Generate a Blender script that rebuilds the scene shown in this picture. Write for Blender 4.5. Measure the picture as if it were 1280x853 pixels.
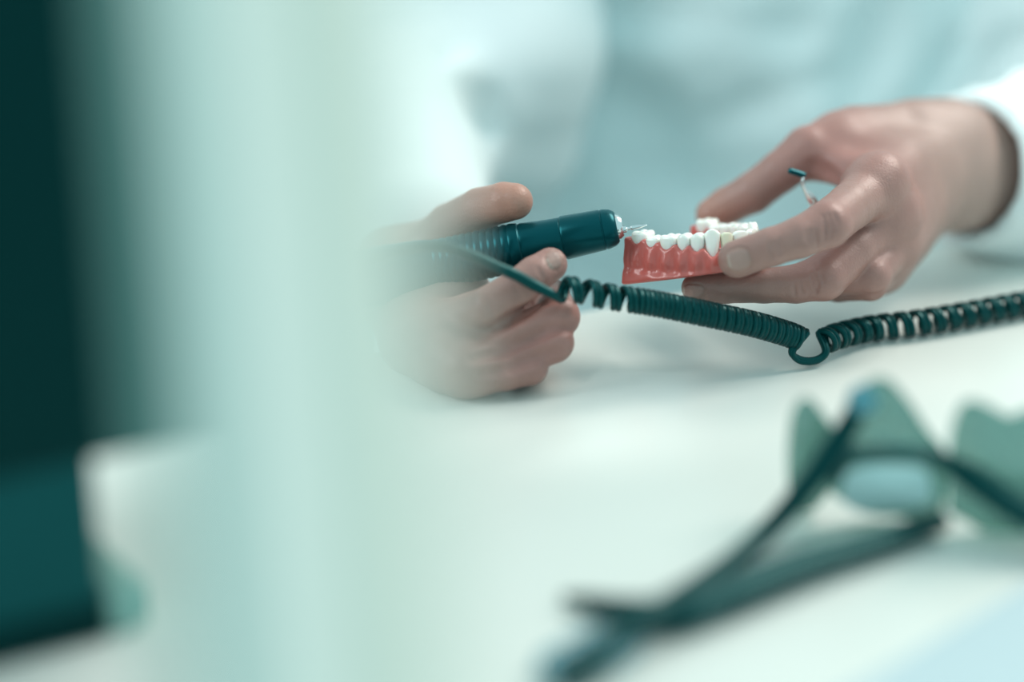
import bpy, math, random
import numpy as np
from mathutils import Vector

# ------------------------------------------------------------------ clean
for o in list(bpy.data.objects):
    bpy.data.objects.remove(o, do_unlink=True)
SC = bpy.context.scene
COL = SC.collection
rng = np.random.default_rng(7)
random.seed(7)

# ------------------------------------------------------------------ camera, world, lights, exposure
FPX = 85.0 / 36.0 * 1280.0
TILT = math.radians(21.5)
TZ = 0.75                                  # table top height
CAM = np.array([0.0, 0.0, TZ + 0.3907])
FWD = np.array([0.0, math.cos(TILT), -math.sin(TILT)])
UPV = np.array([0.0, math.sin(TILT), math.cos(TILT)])
RGT = np.array([1.0, 0.0, 0.0])

cd = bpy.data.cameras.new('camera')
cam = bpy.data.objects.new('camera', cd)
COL.objects.link(cam)
cam.location = CAM
cam.rotation_euler = (math.radians(90.0) - TILT, 0.0, 0.0)
cd.lens = 85.0
cd.sensor_width = 36.0
cd.clip_start = 0.02
cd.dof.use_dof = True
cd.dof.focus_distance = 1.030
cd.dof.aperture_fstop = 1.45
SC.camera = cam

SC.view_settings.view_transform = 'Standard'
SC.view_settings.look = 'None'
SC.view_settings.gamma = 1.0
SC.view_settings.use_curve_mapping = False
SC.view_settings.exposure = 0.0
SC.cycles.use_denoising = True

W = bpy.data.worlds.new('world')
SC.world = W
W.use_nodes = True
wb = W.node_tree.nodes['Background']
wb.inputs[0].default_value = (0.57, 0.88, 0.91, 1)
wb.inputs[1].default_value = 0.90


def area(name, loc, target, sx, sy, power, color):
    l = bpy.data.lights.new(name, 'AREA')
    l.shape = 'RECTANGLE'
    l.size = sx
    l.size_y = sy
    l.energy = power
    l.color = color
    o = bpy.data.objects.new(name, l)
    COL.objects.link(o)
    o.location = loc
    o.rotation_euler = (Vector(target) - Vector(loc)).to_track_quat('-Z', 'Y').to_euler()
    return o


area('ceiling_light_panel', (1.15, 1.7, 2.15), (0.12, 1.0, TZ), 1.1, 0.7, 32, (1.0, 0.90, 0.82))
area('added_torso_fill', (-1.5, 0.45, 1.95), (0.1, 1.2, TZ + 0.1), 1.0, 1.0, 19, (1.0, 0.98, 0.97))  # unseen fill light added at the front left to brighten the torso


def spot(name, loc, target, power, deg, blend, color):
    l = bpy.data.lights.new(name, 'SPOT')
    l.energy = power
    l.spot_size = math.radians(deg)
    l.spot_blend = blend
    l.shadow_soft_size = 0.02
    l.color = color
    o = bpy.data.objects.new(name, l)
    COL.objects.link(o)
    o.location = loc
    o.rotation_euler = (Vector(target) - Vector(loc)).to_track_quat('-Z', 'Y').to_euler()


spot('added_table_spot', (-0.25, 0.55, TZ + 0.75), (0.037, 0.905, TZ), 8.0, 8.0, 1.0, (1.0, 0.97, 0.95))  # added spot out of view, makes the bright streak on the table

# ------------------------------------------------------------------ projection helpers
def P(px, py, z):
    """World point that stands at this place of the photograph, z metres along the view axis."""
    return CAM + z * FWD + RGT * ((px - 640.0) / FPX * z) + UPV * (-(py - 426.5) / FPX * z)


def Pm(px, py, zmm):
    return P(px, py, zmm / 1000.0)


def T(px, py, h=0.0):
    """World point at height h above the table top."""
    d = FWD + RGT * ((px - 640.0) / FPX) + UPV * (-(py - 426.5) / FPX)
    t = (TZ + h - CAM[2]) / d[2]
    return CAM + t * d


def proj(v):
    q = v - CAM
    z = q @ FWD
    return np.stack([640 + q @ RGT / z * FPX, 426.5 - q @ UPV / z * FPX, z], -1)


# ------------------------------------------------------------------ materials
def mat(name, col, rough=0.5, metal=0.0, var=0.0, var_scale=40.0, bump=0.0, bump_scale=300.0,
        coat=0.0, sss=0.0, spec=0.5, attr=None, sheen=0.0, stint=None):
    m = bpy.data.materials.new(name)
    m.use_nodes = True
    nt = m.node_tree
    b = nt.nodes['Principled BSDF']
    b.inputs['Base Color'].default_value = (*col, 1)
    b.inputs['Roughness'].default_value = rough
    b.inputs['Metallic'].default_value = metal
    b.inputs['Specular IOR Level'].default_value = spec
    b.inputs['Coat Weight'].default_value = coat
    b.inputs['Sheen Weight'].default_value = sheen
    if stint:
        b.inputs['Specular Tint'].default_value = (*stint, 1)
    if sss:
        b.inputs['Subsurface Weight'].default_value = sss
        b.inputs['Subsurface Radius'].default_value = (1.0, 0.45, 0.25)
        b.inputs['Subsurface Scale'].default_value = 0.004
    tc = nt.nodes.new('ShaderNodeTexCoord')
    src = None
    if attr:
        a = nt.nodes.new('ShaderNodeAttribute')
        a.attribute_name = attr
        src = a.outputs['Color']
        nt.links.new(src, b.inputs['Base Color'])
    if var:
        n = nt.nodes.new('ShaderNodeTexNoise')
        n.inputs['Scale'].default_value = var_scale
        n.inputs['Detail'].default_value = 5
        nt.links.new(tc.outputs['Object'], n.inputs['Vector'])
        r = nt.nodes.new('ShaderNodeMapRange')
        r.inputs['To Min'].default_value = 1 - var
        r.inputs['To Max'].default_value = 1 + var
        nt.links.new(n.outputs['Fac'], r.inputs['Value'])
        mx = nt.nodes.new('ShaderNodeMix')
        mx.data_type = 'RGBA'
        mx.blend_type = 'MULTIPLY'
        mx.inputs[0].default_value = 1.0
        if src is not None:
            nt.links.new(src, mx.inputs[6])
        else:
            mx.inputs[6].default_value = (*col, 1)
        nt.links.new(r.outputs['Result'], mx.inputs[7])
        nt.links.new(mx.outputs[2], b.inputs['Base Color'])
    if bump:
        n2 = nt.nodes.new('ShaderNodeTexNoise')
        n2.inputs['Scale'].default_value = bump_scale
        n2.inputs['Detail'].default_value = 4
        nt.links.new(tc.outputs['Object'], n2.inputs['Vector'])
        bp = nt.nodes.new('ShaderNodeBump')
        bp.inputs['Strength'].default_value = bump
        bp.inputs['Distance'].default_value = 0.001
        nt.links.new(n2.outputs['Fac'], bp.inputs['Height'])
        nt.links.new(bp.outputs['Normal'], b.inputs['Normal'])
    return m


def tinted(name, col, gloss=0.08, body=0.25, bodycol=(0.2, 0.33, 0.31)):
    m = bpy.data.materials.new(name)
    m.use_nodes = True
    nt = m.node_tree
    nt.nodes.clear()
    out = nt.nodes.new('ShaderNodeOutputMaterial')
    t = nt.nodes.new('ShaderNodeBsdfTransparent')
    t.inputs[0].default_value = (*col, 1)
    d = nt.nodes.new('ShaderNodeBsdfDiffuse')
    d.inputs[0].default_value = (*bodycol, 1)
    g = nt.nodes.new('ShaderNodeBsdfGlossy')
    g.inputs['Roughness'].default_value = 0.12
    a = nt.nodes.new('ShaderNodeMixShader')
    a.inputs[0].default_value = body
    c = nt.nodes.new('ShaderNodeMixShader')
    c.inputs[0].default_value = gloss
    nt.links.new(t.outputs[0], a.inputs[1])
    nt.links.new(d.outputs[0], a.inputs[2])
    nt.links.new(a.outputs[0], c.inputs[1])
    nt.links.new(g.outputs[0], c.inputs[2])
    nt.links.new(c.outputs[0], out.inputs['Surface'])
    return m


M = {
    'table': mat('white_laminate', (0.74, 0.775, 0.735), 0.30, var=0.015, var_scale=6, spec=0.4),
    'wall': mat('painted_wall', (0.80, 0.88, 0.80), 0.85, var=0.02, var_scale=3, bump=0.1, bump_scale=80),
    'floor': mat('vinyl_floor', (0.34, 0.44, 0.44), 0.45, var=0.08, var_scale=5),
    'skin': mat('skin', (0.45, 0.30, 0.26), 0.40, var=0.10, var_scale=90, bump=0.25, bump_scale=900,
                sss=0.12, attr='tint', spec=0.45),
    'coat': mat('white_coat_cloth', (0.84, 0.91, 0.915), 0.85, var=0.02, var_scale=20, bump=0.15, bump_scale=1500, sheen=0.1),
    'scrub': mat('pale_teal_cloth', (0.80, 0.92, 0.93), 0.85, var=0.03, var_scale=14, bump=0.15, bump_scale=1500, sheen=0.1),
    'trousers': mat('dark_trousers', (0.05, 0.09, 0.10), 0.8, bump=0.2),
    'hair': mat('dark_hair', (0.03, 0.022, 0.018), 0.5, bump=0.6, bump_scale=200),
    'black': mat('black_teal_plastic', (0.001, 0.03, 0.034), 0.34, spec=0.4, stint=(0.2, 0.9, 0.95), bump=0.03, bump_scale=400),
    'cordskin': mat('dark_cord_rubber', (0.001, 0.032, 0.034), 0.33, spec=0.45, stint=(0.15, 0.85, 0.85)),
    'hand_metal': mat('dark_anodised_metal', (0.002, 0.05, 0.062), 0.28, metal=0.3, spec=0.5, stint=(0.15, 0.85, 0.95)),
    'steel': mat('polished_steel', (0.72, 0.76, 0.77), 0.18, metal=1.0, bump=0.02),
    'gum': mat('coral_pink_resin', (0.60, 0.135, 0.115), 0.30, var=0.06, var_scale=120, sss=0.15, coat=0.25, bump=0.03, bump_scale=200),
    'tooth': mat('white_tooth_resin', (0.93, 0.93, 0.88), 0.25, coat=0.3, sss=0.15),
    'tooth_yellow': mat('ivory_tooth_resin', (0.82, 0.80, 0.62), 0.28, coat=0.3, sss=0.15),
    'dark': mat('dark_teal_enamel', (0.001, 0.018, 0.019), 0.5, var=0.1, var_scale=9, spec=0.2, stint=(0.1, 0.9, 0.9)),
    'darkgrey': mat('slate_teal_enamel', (0.006, 0.065, 0.07), 0.5, spec=0.25, stint=(0.1, 0.9, 0.9), var=0.1, var_scale=9),
    'greypl': mat('grey_green_plastic', (0.22, 0.42, 0.38), 0.5, var=0.05),
    'postshade': mat('shade_teal_enamel', (0.12, 0.29, 0.26), 0.42),  # darker tone puts the column's left-side shade into the colour
    'postblue': mat('pale_blue_enamel', (0.80, 0.84, 0.79), 0.42),
    'post': mat('pale_enamel', (0.84, 0.83, 0.73), 0.42, var=0.02, var_scale=9),
    'frame': mat('dark_frame_plastic', (0.001, 0.03, 0.032), 0.4, spec=0.35, stint=(0.15, 0.9, 0.9)),
    'bluepl': mat('blue_rubber', (0.09, 0.30, 0.36), 0.4),
    'rimgrey': mat('grey_teal_plastic', (0.03, 0.13, 0.125), 0.4),
    'palepl': mat('pale_blue_plastic', (0.42, 0.63, 0.63), 0.3),
    'mat': mat('pale_blue_paper', (0.49, 0.61, 0.65), 0.8, var=0.02, var_scale=60, bump=0.2, bump_scale=700),
    'lens': tinted('grey_green_lens', (0.42, 0.62, 0.58)),
}


# ------------------------------------------------------------------ object helpers
def link(name, verts, faces, m, parent=None, smooth=True):
    me = bpy.data.meshes.new(name)
    me.from_pydata([tuple(map(float, v)) for v in verts], [], [tuple(map(int, f)) for f in faces])
    me.validate()
    me.update()
    if smooth:
        me.polygons.foreach_set('use_smooth', [True] * len(me.polygons))
        me.set_sharp_from_angle(angle=0.55)
    me.materials.append(m)
    o = bpy.data.objects.new(name, me)
    COL.objects.link(o)
    if parent is not None:
        o.parent = parent
        o.matrix_parent_inverse = parent.matrix_world.inverted() if False else o.matrix_parent_inverse
        # parents are Empties/meshes with plain locations: store vertices relative to them
        off = Vector((0, 0, 0))
        q = parent
        while q is not None:
            off += q.location
            q = q.parent
        me.transform(__import__('mathutils').Matrix.Translation(-off))
    return o


def empty(name, loc):
    o = bpy.data.objects.new(name, None)
    o.empty_display_size = 0.02
    COL.objects.link(o)
    o.location = tuple(map(float, loc))
    return o


def tag(o, label, cat, group=None):
    o['label'] = label
    o['category'] = cat
    if group:
        o['group'] = group
    return o


def struct(o):
    o['kind'] = 'structure'
    return o


def norm(v):
    v = np.asarray(v, float)
    return v / np.linalg.norm(v)


def rbox(c, ax, half, r=0.004, seg=3):
    """Rounded box: centre, 3 axes, half sizes. Returns verts, faces."""
    import bmesh
    bm = bmesh.new()
    bmesh.ops.create_cube(bm, size=2.0)
    for v in bm.verts:
        v.co = Vector((v.co.x * half[0], v.co.y * half[1], v.co.z * half[2]))
    if r > 0:
        bmesh.ops.bevel(bm, geom=list(bm.edges), offset=r, segments=seg, profile=0.5, affect='EDGES')
    bm.verts.index_update()
    A = np.array(ax, float)
    vs = np.array([v.co[:] for v in bm.verts]) @ A + np.asarray(c, float)
    fs = [[v.index for v in f.verts] for f in bm.faces]
    bm.free()
    return vs, fs


def frames(pts):
    pts = np.asarray(pts, float)
    t = np.gradient(pts, axis=0)
    t /= np.linalg.norm(t, axis=1)[:, None] + 1e-12
    n = np.cross(t[0], [0, 0, 1.0])
    if np.linalg.norm(n) < 1e-3:
        n = np.cross(t[0], [0, 1.0, 0])
    n = norm(n)
    N = []
    for i in range(len(pts)):
        n = n - t[i] * (n @ t[i])
        n = norm(n)
        N.append(n)
    N = np.array(N)
    B = np.cross(t, N)
    return t, N, B


def spline(pts, n):
    """Catmull-Rom through pts, n samples, roughly even in length."""
    p = np.asarray(pts, float)
    q = np.vstack([2 * p[0] - p[1], p, 2 * p[-1] - p[-2]])
    out = []
    for i in range(1, len(q) - 2):
        for u in np.linspace(0, 1, 40, endpoint=False):
            a, b, c, d = q[i - 1], q[i], q[i + 1], q[i + 2]
            out.append(0.5 * (2 * b + (c - a) * u + (2 * a - 5 * b + 4 * c - d) * u * u + (3 * b - a - 3 * c + d) * u ** 3))
    out.append(p[-1])
    out = np.array(out)
    L = np.r_[0, np.cumsum(np.linalg.norm(np.diff(out[:, :3], axis=0), axis=1))]
    s = np.linspace(0, L[-1], n)
    return np.stack([np.interp(s, L, out[:, k]) for k in range(out.shape[1])], -1)


def tube(pts, rad, seg=12, flat=1.0):
    """Swept tube; rad scalar or array; flat scales the second axis."""
    pts = np.asarray(pts, float)
    n = len(pts)
    rad = np.broadcast_to(np.asarray(rad, float), (n,))
    t, N, B = frames(pts)
    a = np.linspace(0, 2 * np.pi, seg, endpoint=False)
    vs = (pts[:, None, :] + rad[:, None, None] * (np.cos(a)[None, :, None] * N[:, None, :] + flat * np.sin(a)[None, :, None] * B[:, None, :]))
    vs = vs.reshape(-1, 3)
    fs = []
    for i in range(n - 1):
        for j in range(seg):
            k = (j + 1) % seg
            fs.append((i * seg + j, i * seg + k, (i + 1) * seg + k, (i + 1) * seg + j))
    fs.append(tuple(range(seg))[::-1])
    fs.append(tuple((n - 1) * seg + j for j in range(seg)))
    return vs, fs


def lathe(origin, axis, prof, seg=48):
    """prof: list of (distance along axis, radius)."""
    ax = norm(axis)
    n = norm(np.cross(ax, [0, 0, 1.0]))
    b = np.cross(n, ax)
    a = np.linspace(0, 2 * np.pi, seg, endpoint=False)
    vs = []
    for d, r in prof:
        for t in a:
            vs.append(np.asarray(origin) + ax * d + r * (math.cos(t) * n + math.sin(t) * b))
    fs = []
    m = len(prof)
    for i in range(m - 1):
        for j in range(seg):
            k = (j + 1) % seg
            fs.append((i * seg + j, (i + 1) * seg + j, (i + 1) * seg + k, i * seg + k))
    fs.append(tuple(range(seg)))
    fs.append(tuple((m - 1) * seg + j for j in range(seg))[::-1])
    return vs, fs


def merge(*parts):
    vs, fs, off = [], [], 0
    for v, f in parts:
        vs.extend(list(v))
        fs.extend([tuple(i + off for i in q) for q in f])
        off += len(v)
    return vs, fs


# ------------------------------------------------------------------ distance-field modelling
class Field:
    def __init__(self, lo, hi, res):
        self.lo = np.asarray(lo, float)
        self.res = res
        self.n = np.ceil((np.asarray(hi) - self.lo) / res).astype(int) + 1
        self.F = np.full(self.n, 0.03, np.float32)

    def box(self, pts, pad):
        pts = np.atleast_2d(pts)
        a = np.floor((pts.min(0) - pad - self.lo) / self.res).astype(int)
        b = np.ceil((pts.max(0) + pad - self.lo) / self.res).astype(int) + 1
        a = np.clip(a, 0, self.n)
        b = np.clip(b, 0, self.n)
        if np.any(b - a < 1):
            return None
        sl = tuple(slice(i, j) for i, j in zip(a, b))
        g = [(self.lo[k] + self.res * np.arange(a[k], b[k])).astype(np.float32) for k in range(3)]
        return sl, g[0][:, None, None], g[1][None, :, None], g[2][None, None, :]

    @staticmethod
    def smin(a, b, k):
        h = np.maximum(k - np.abs(a - b), 0) / k
        return np.minimum(a, b) - h * h * k * 0.25

    def put(self, sl, d, k, op):
        if op == 'add':
            self.F[sl] = self.smin(self.F[sl], d, k)
        else:
            self.F[sl] = -self.smin(-self.F[sl], d, k)

    def cone(self, p, q, r1, r2, k=0.004, op='add', pad=0.012):
        p = np.asarray(p, float)
        q = np.asarray(q, float)
        b = self.box([p, q], max(r1, r2) + pad + k)
        if b is None:
            return
        sl, X, Y, Z = b
        d = (q - p).astype(np.float32)
        L2 = float(d @ d) + 1e-12
        x, y, z = X - np.float32(p[0]), Y - np.float32(p[1]), Z - np.float32(p[2])
        t = np.clip((x * d[0] + y * d[1] + z * d[2]) / L2, 0, 1)
        D = np.sqrt((x - t * d[0]) ** 2 + (y - t * d[1]) ** 2 + (z - t * d[2]) ** 2) - (r1 + (r2 - r1) * t)
        self.put(sl, D.astype(np.float32), k, op)

    def chain(self, joints, k=0.004, op='add', pad=0.012):
        for (p, r), (q, s) in zip(joints[:-1], joints[1:]):
            self.cone(p, q, r, s, k, op, pad)

    def chain_once(self, joints, k, op, pad):
        if len(joints) == 1:
            joints = joints * 2
        b = self.box([j[0] for j in joints], max(j[1] for j in joints) + pad + k)
        if b is None:
            return
        sl, X, Y, Z = b
        best = None
        for (p, r1), (q, r2) in zip(joints[:-1], joints[1:]):
            d = (np.asarray(q) - np.asarray(p)).astype(np.float32)
            L2 = float(d @ d) + 1e-12
            x, y, z = X - np.float32(p[0]), Y - np.float32(p[1]), Z - np.float32(p[2])
            t = np.clip((x * d[0] + y * d[1] + z * d[2]) / L2, 0, 1)
            D = np.sqrt((x - t * d[0]) ** 2 + (y - t * d[1]) ** 2 + (z - t * d[2]) ** 2) - (r1 + (r2 - r1) * t)
            best = D if best is None else np.minimum(best, D)
        self.put(sl, best.astype(np.float32), k, op)

    def ell(self, c, rad, ax=None, k=0.004, op='add', pad=0.012):
        c = np.asarray(c, float)
        b = self.box([c], max(rad) + pad + k)
        if b is None:
            return
        sl, X, Y, Z = b
        A = np.eye(3) if ax is None else np.array(ax, float)
        x, y, z = X - np.float32(c[0]), Y - np.float32(c[1]), Z - np.float32(c[2])
        u = [(x * A[i][0] + y * A[i][1] + z * A[i][2]) for i in range(3)]
        k0 = np.sqrt(sum((u[i] / rad[i]) ** 2 for i in range(3))) + 1e-6
        k1 = np.sqrt(sum((u[i] / rad[i] ** 2) ** 2 for i in range(3))) + 1e-6
        self.put(sl, (k0 * (k0 - 1) / k1).astype(np.float32), k, op)

    def half(self, c, n, k=0.002):
        """keep only the side where (p-c).n < 0"""
        n = norm(n)
        X = (self.lo[0] + self.res * np.arange(self.n[0]))[:, None, None] - c[0]
        Y = (self.lo[1] + self.res * np.arange(self.n[1]))[None, :, None] - c[1]
        Z = (self.lo[2] + self.res * np.arange(self.n[2]))[None, None, :] - c[2]
        D = (X * n[0] + Y * n[1] + Z * n[2]).astype(np.float32)
        self.F = -self.smin(-self.F, -D, k)

    def sample(self, p):
        i = (np.asarray(p) - self.lo) / self.res
        j = np.floor(i).astype(int)
        if np.any(j < 0) or np.any(j >= self.n - 1):
            return 0.03
        f = i - j
        c = self.F[j[0]:j[0] + 2, j[1]:j[1] + 2, j[2]:j[2] + 2]
        c = c[0] * (1 - f[0]) + c[1] * f[0]
        c = c[0] * (1 - f[1]) + c[1] * f[1]
        return c[0] * (1 - f[2]) + c[1] * f[2]

    def hit(self, px, py, z0=0.9, z1=1.6):
        z = z0
        while z < z1:
            if self.sample(P(px, py, z)) < 0:
                return P(px, py, z)
            z += self.res * 0.5
        return None

    def mesh(self, smooth=2):
        F = self.F
        s = F < 0
        n = F.shape
        c = [s[i:n[0] - 1 + i, j:n[1] - 1 + j, k:n[2] - 1 + k] for i in (0, 1) for j in (0, 1) for k in (0, 1)]
        cnt = sum(x.astype(np.int8) for x in c)
        act = (cnt > 0) & (cnt < 8)
        ijk = np.argwhere(act)
        idx = np.full(act.shape, -1, np.int32)
        idx[act] = np.arange(len(ijk))
        acc = np.zeros((len(ijk), 3))
        num = np.zeros(len(ijk))
        corners = [(i, j, k) for i in (0, 1) for j in (0, 1) for k in (0, 1)]
        for a in range(8):
            for b in range(a + 1, 8):
                ca, cb = np.array(corners[a]), np.array(corners[b])
                if np.abs(ca - cb).sum() != 1:
                    continue
                fa = F[tuple((ijk + ca).T)]
                fb = F[tuple((ijk + cb).T)]
                m = (fa < 0) != (fb < 0)
                t = fa[m] / (fa[m] - fb[m])
                acc[m] += ca + (cb - ca) * t[:, None]
                num[m] += 1
        V = self.lo + self.res * (ijk + acc / num[:, None])
        quads = []
        for ax in range(3):
            o1, o2 = (ax + 1) % 3, (ax + 2) % 3
            sh = [slice(None)] * 3
            s0 = list(sh); s0[ax] = slice(0, n[ax] - 1)
            s1 = list(sh); s1[ax] = slice(1, n[ax])
            A, B = s[tuple(s0)], s[tuple(s1)]
            e = np.argwhere(A != B)
            e = e[(e[:, o1] > 0) & (e[:, o2] > 0) & (e[:, o1] < n[o1] - 1) & (e[:, o2] < n[o2] - 1)]
            if not len(e):
                continue
            d1 = np.zeros(3, int); d1[o1] = 1
            d2 = np.zeros(3, int); d2[o2] = 1
            q = np.stack([idx[tuple((e - d1 - d2).T)], idx[tuple((e - d2).T)], idx[tuple(e.T)], idx[tuple((e - d1).T)]], -1)
            flip = ~A[tuple(e.T)]
            q[flip] = q[flip][:, ::-1]
            quads.append(q)
        Q = np.vstack(quads)
        Q = Q[(Q >= 0).all(1)]
        return smooth_mesh(V, Q, smooth), Q


def smooth_mesh(V, Q, it):
    E = np.vstack([Q[:, [0, 1]], Q[:, [1, 2]], Q[:, [2, 3]], Q[:, [3, 0]]])
    deg = np.bincount(E.ravel(), minlength=len(V)).astype(float)[:, None] + 1e-9
    for i in range(it):
        for f in (0.5, -0.52):
            S = np.zeros_like(V)
            for k in range(3):
                S[:, k] = np.bincount(E[:, 0], V[E[:, 1], k], len(V)) + np.bincount(E[:, 1], V[E[:, 0], k], len(V))
            V = V + f * (S / deg - V)
    return V


def vnormals(V, Q):
    fn = np.cross(V[Q[:, 2]] - V[Q[:, 0]], V[Q[:, 3]] - V[Q[:, 1]])
    N = np.zeros_like(V)
    for k in range(3):
        for j in range(4):
            N[:, k] += np.bincount(Q[:, j], fn[:, k], len(V))
    return N / (np.linalg.norm(N, axis=1)[:, None] + 1e-12)


def fold(F, pix, r, sink, k, op='sub', r_end=None):
    """A crease (sub) or ridge (add) laid along the surface through these places."""
    fine = []
    for a, b in zip(pix[:-1], pix[1:]):
        m = max(2, int(math.hypot(b[0] - a[0], b[1] - a[1]) / 5))
        fine += [tuple(np.array(a, float) * (1 - t) + np.array(b, float) * t) for t in np.linspace(0, 1, m, endpoint=False)]
    fine.append(tuple(pix[-1]))
    pts = [F.hit(*p) for p in fine]
    pts = [p for p in pts if p is not None]
    n = len(pts)
    js = []
    for i, p in enumerate(pts):
        w = math.sin(math.pi * (i + 0.6) / (n + 0.2)) if n > 1 else 1
        rr = r * (0.35 + 0.65 * w)
        d = norm(CAM - p)
        js.append((p + d * (rr - sink * w) * (1 if op == 'sub' else -1), rr))
    if js:
        F.chain_once(js, k, op, max(0.004, 2 * k))


# ------------------------------------------------------------------ room and table
def quad(name, pts, m):
    return link(name, pts, [tuple(range(len(pts)))], m, smooth=False)


v, f = rbox((0, 1.0, -0.05), np.eye(3), (3.0, 3.0, 0.05), 0)
struct(link('floor', v, f, M['floor'], smooth=False))
v, f = rbox((0, 3.05, 1.4), np.eye(3), (3.0, 0.05, 1.4), 0)
struct(link('wall_back', v, f, M['wall'], smooth=False))
v, f = merge(rbox((0, 2.99, 0.05), np.eye(3), (3.0, 0.01, 0.05), 0.004))
struct(link('baseboard_back', v, f, M['wall'], smooth=False))

EA, EB = T(730, 388), T(1280, 282)                    # far edge of the table
eu = norm((EB - EA) * [1, 1, 0])
en = np.array([eu[1], -eu[0], 0.0])                   # towards the camera
table = empty('work_table', (EA + en * 0.45 + eu * 0.1) * [1, 1, 0])
tag(table, 'white laminate work table under the hands and cable', 'table')
tc_ = EA + eu * 0.08 + en * 0.525
v, f = rbox((tc_[0], tc_[1], TZ - 0.0125), [eu, en, [0, 0, 1]], (1.0, 0.525, 0.0125), 0.003)
link('tabletop', v, f, M['table'], table, smooth=False)
for a in (-0.92, 0.92):
    for b in (-0.45, 0.45):
        c = tc_ + eu * a + en * b
        v, f = rbox((c[0], c[1], (TZ - 0.025) / 2), [eu, en, [0, 0, 1]], (0.025, 0.025, (TZ - 0.025) / 2), 0.004)
        link('leg', v, f, M['greypl'], table, smooth=False)

# ------------------------------------------------------------------ person: hands
# --- the hand that holds the tooth model
allp = np.array([Pm(840, 330, 1000), Pm(1360, 100, 1260), Pm(1360, 290, 1000), Pm(850, 395, 1100), Pm(1100, 110, 1160), Pm(1330, 290, 1240), Pm(1050, 118, 1010), Pm(1000, 150, 1120)])
RES_L = 0.00066
HL = Field(allp.min(0) - 0.006, allp.max(0) + 0.006, RES_L)


def J(*a):
    return (Pm(a[0], a[1], a[2]), a[3] / 1000.0)


idx_f = [J(921, 324, 1009, 7.9), J(964, 309, 1006, 8.0), J(1000, 297, 1007, 8.6), J(1034, 281, 1011, 10.0), J(1062, 259, 1030, 10.0), J(1095, 233, 1052, 12.0)]
mid_f = [J(870, 360, 1034, 6.3), J(905, 359, 1034, 7.0), J(955, 357, 1034, 7.5), J(995, 355, 1034, 8.2), J(1029, 347, 1033, 10.0), J(1066, 313, 1044, 9.8), J(1108, 272, 1062, 12.0)]
rin_f = [J(1012, 343, 1066, 7.0), J(1048, 346, 1050, 8.0), J(1090, 344, 1046, 7.9), J(1103, 320, 1058, 9.6), J(1110, 303, 1070, 11.5)]
pin_f = [J(1020, 356, 1072, 6.2), J(1048, 358, 1060, 6.8), J(1088, 354, 1052, 7.6), J(1095, 342, 1064, 8.5), J(1100, 330, 1080, 10.0)]
thu_f = [J(890, 268, 1092, 7.4), J(908, 258, 1092, 8.4), J(941, 241, 1088, 9.2), J(975, 215, 1087, 9.4), J(1010, 188, 1088, 11.0), J(1070, 172, 1102, 13.0), J(1150, 168, 1122, 13.0)]
for ch in (thu_f, rin_f, pin_f, mid_f, idx_f):
    HL.chain(ch, 0.0014)
# hand back
wr, wu = J(1185, 171, 1132, 14.5), J(1198, 240, 1134, 14.5)
for a, b, k in ((idx_f[-1], J(1170, 185, 1122, 13), 0.008), (mid_f[-1], J(1178, 205, 1122, 13), 0.008),
                (rin_f[-1], J(1182, 225, 1124, 13), 0.008), (pin_f[-1], J(1184, 243, 1128, 12), 0.008),
                (J(1170, 185, 1122, 13), J(1184, 243, 1128, 12), 0.010),
                (J(1060, 190, 1090, 11), J(1110, 215, 1085, 12), 0.010),
                (J(1028, 205, 1086, 7), J(1085, 222, 1068, 9), 0.008),
                (J(1048, 170, 1098, 9), J(1130, 165, 1116, 11), 0.010)):
    HL.chain([a, b], k)
for ja, jb in zip((idx_f, mid_f, rin_f), (mid_f, rin_f, pin_f)):
    HL.chain([(ja[-1][0], 0.0112), (jb[-1][0], 0.0108)], 0.009)
    wa, wb_ = ja[-1][0] * 0.72 + ja[-2][0] * 0.28, jb[-1][0] * 0.72 + jb[-2][0] * 0.28
    HL.chain([(wa, 0.0085), (wb_, 0.0085)], 0.008)
# thenar and palm inside
HL.ell(Pm(1100, 215, 1100), (0.020, 0.024, 0.020), k=0.010)
HL.ell(Pm(1120, 270, 1092), (0.016, 0.026, 0.022), k=0.010)
# knuckle heads
for q in (J(1100, 226, 1047, 9.5), J(1114, 266, 1056, 9.5), J(1116, 302, 1066, 9.0)):
    HL.chain([q, (q[0] + 0.001, q[1])], 0.006)
# wrist and forearm
fd = norm(RGT * 1.0 + FWD * 1.0 + UPV * 0.02)
fr, fu = J(1188, 170, 1132, 14.5), J(1198, 240, 1134, 14.8)
for t0, t1, ra, rb in ((0, 0.03, 15.0, 15.5), (0.03, 0.10, 15.5, 19.0)):
    HL.cone(fr[0] + fd * t0, fr[0] + fd * t1, ra / 1000, rb / 1000, 0.014)
    HL.cone(fu[0] + fd * t0, fu[0] + fd * t1, ra / 1000, rb / 1000, 0.014)
    mid = (fr[0] + fu[0]) / 2
    HL.cone(mid + fd * t0, mid + fd * t1, 0.017, 0.022, 0.014)
HL.chain([fr, J(1150, 168, 1120, 14)], 0.01)
HL.chain([fu, J(1184, 243, 1128, 13)], 0.01)
HL.cone((fr[0] + fu[0]) / 2, Pm(1150, 215, 1112), 0.018, 0.017, 0.012)
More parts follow.
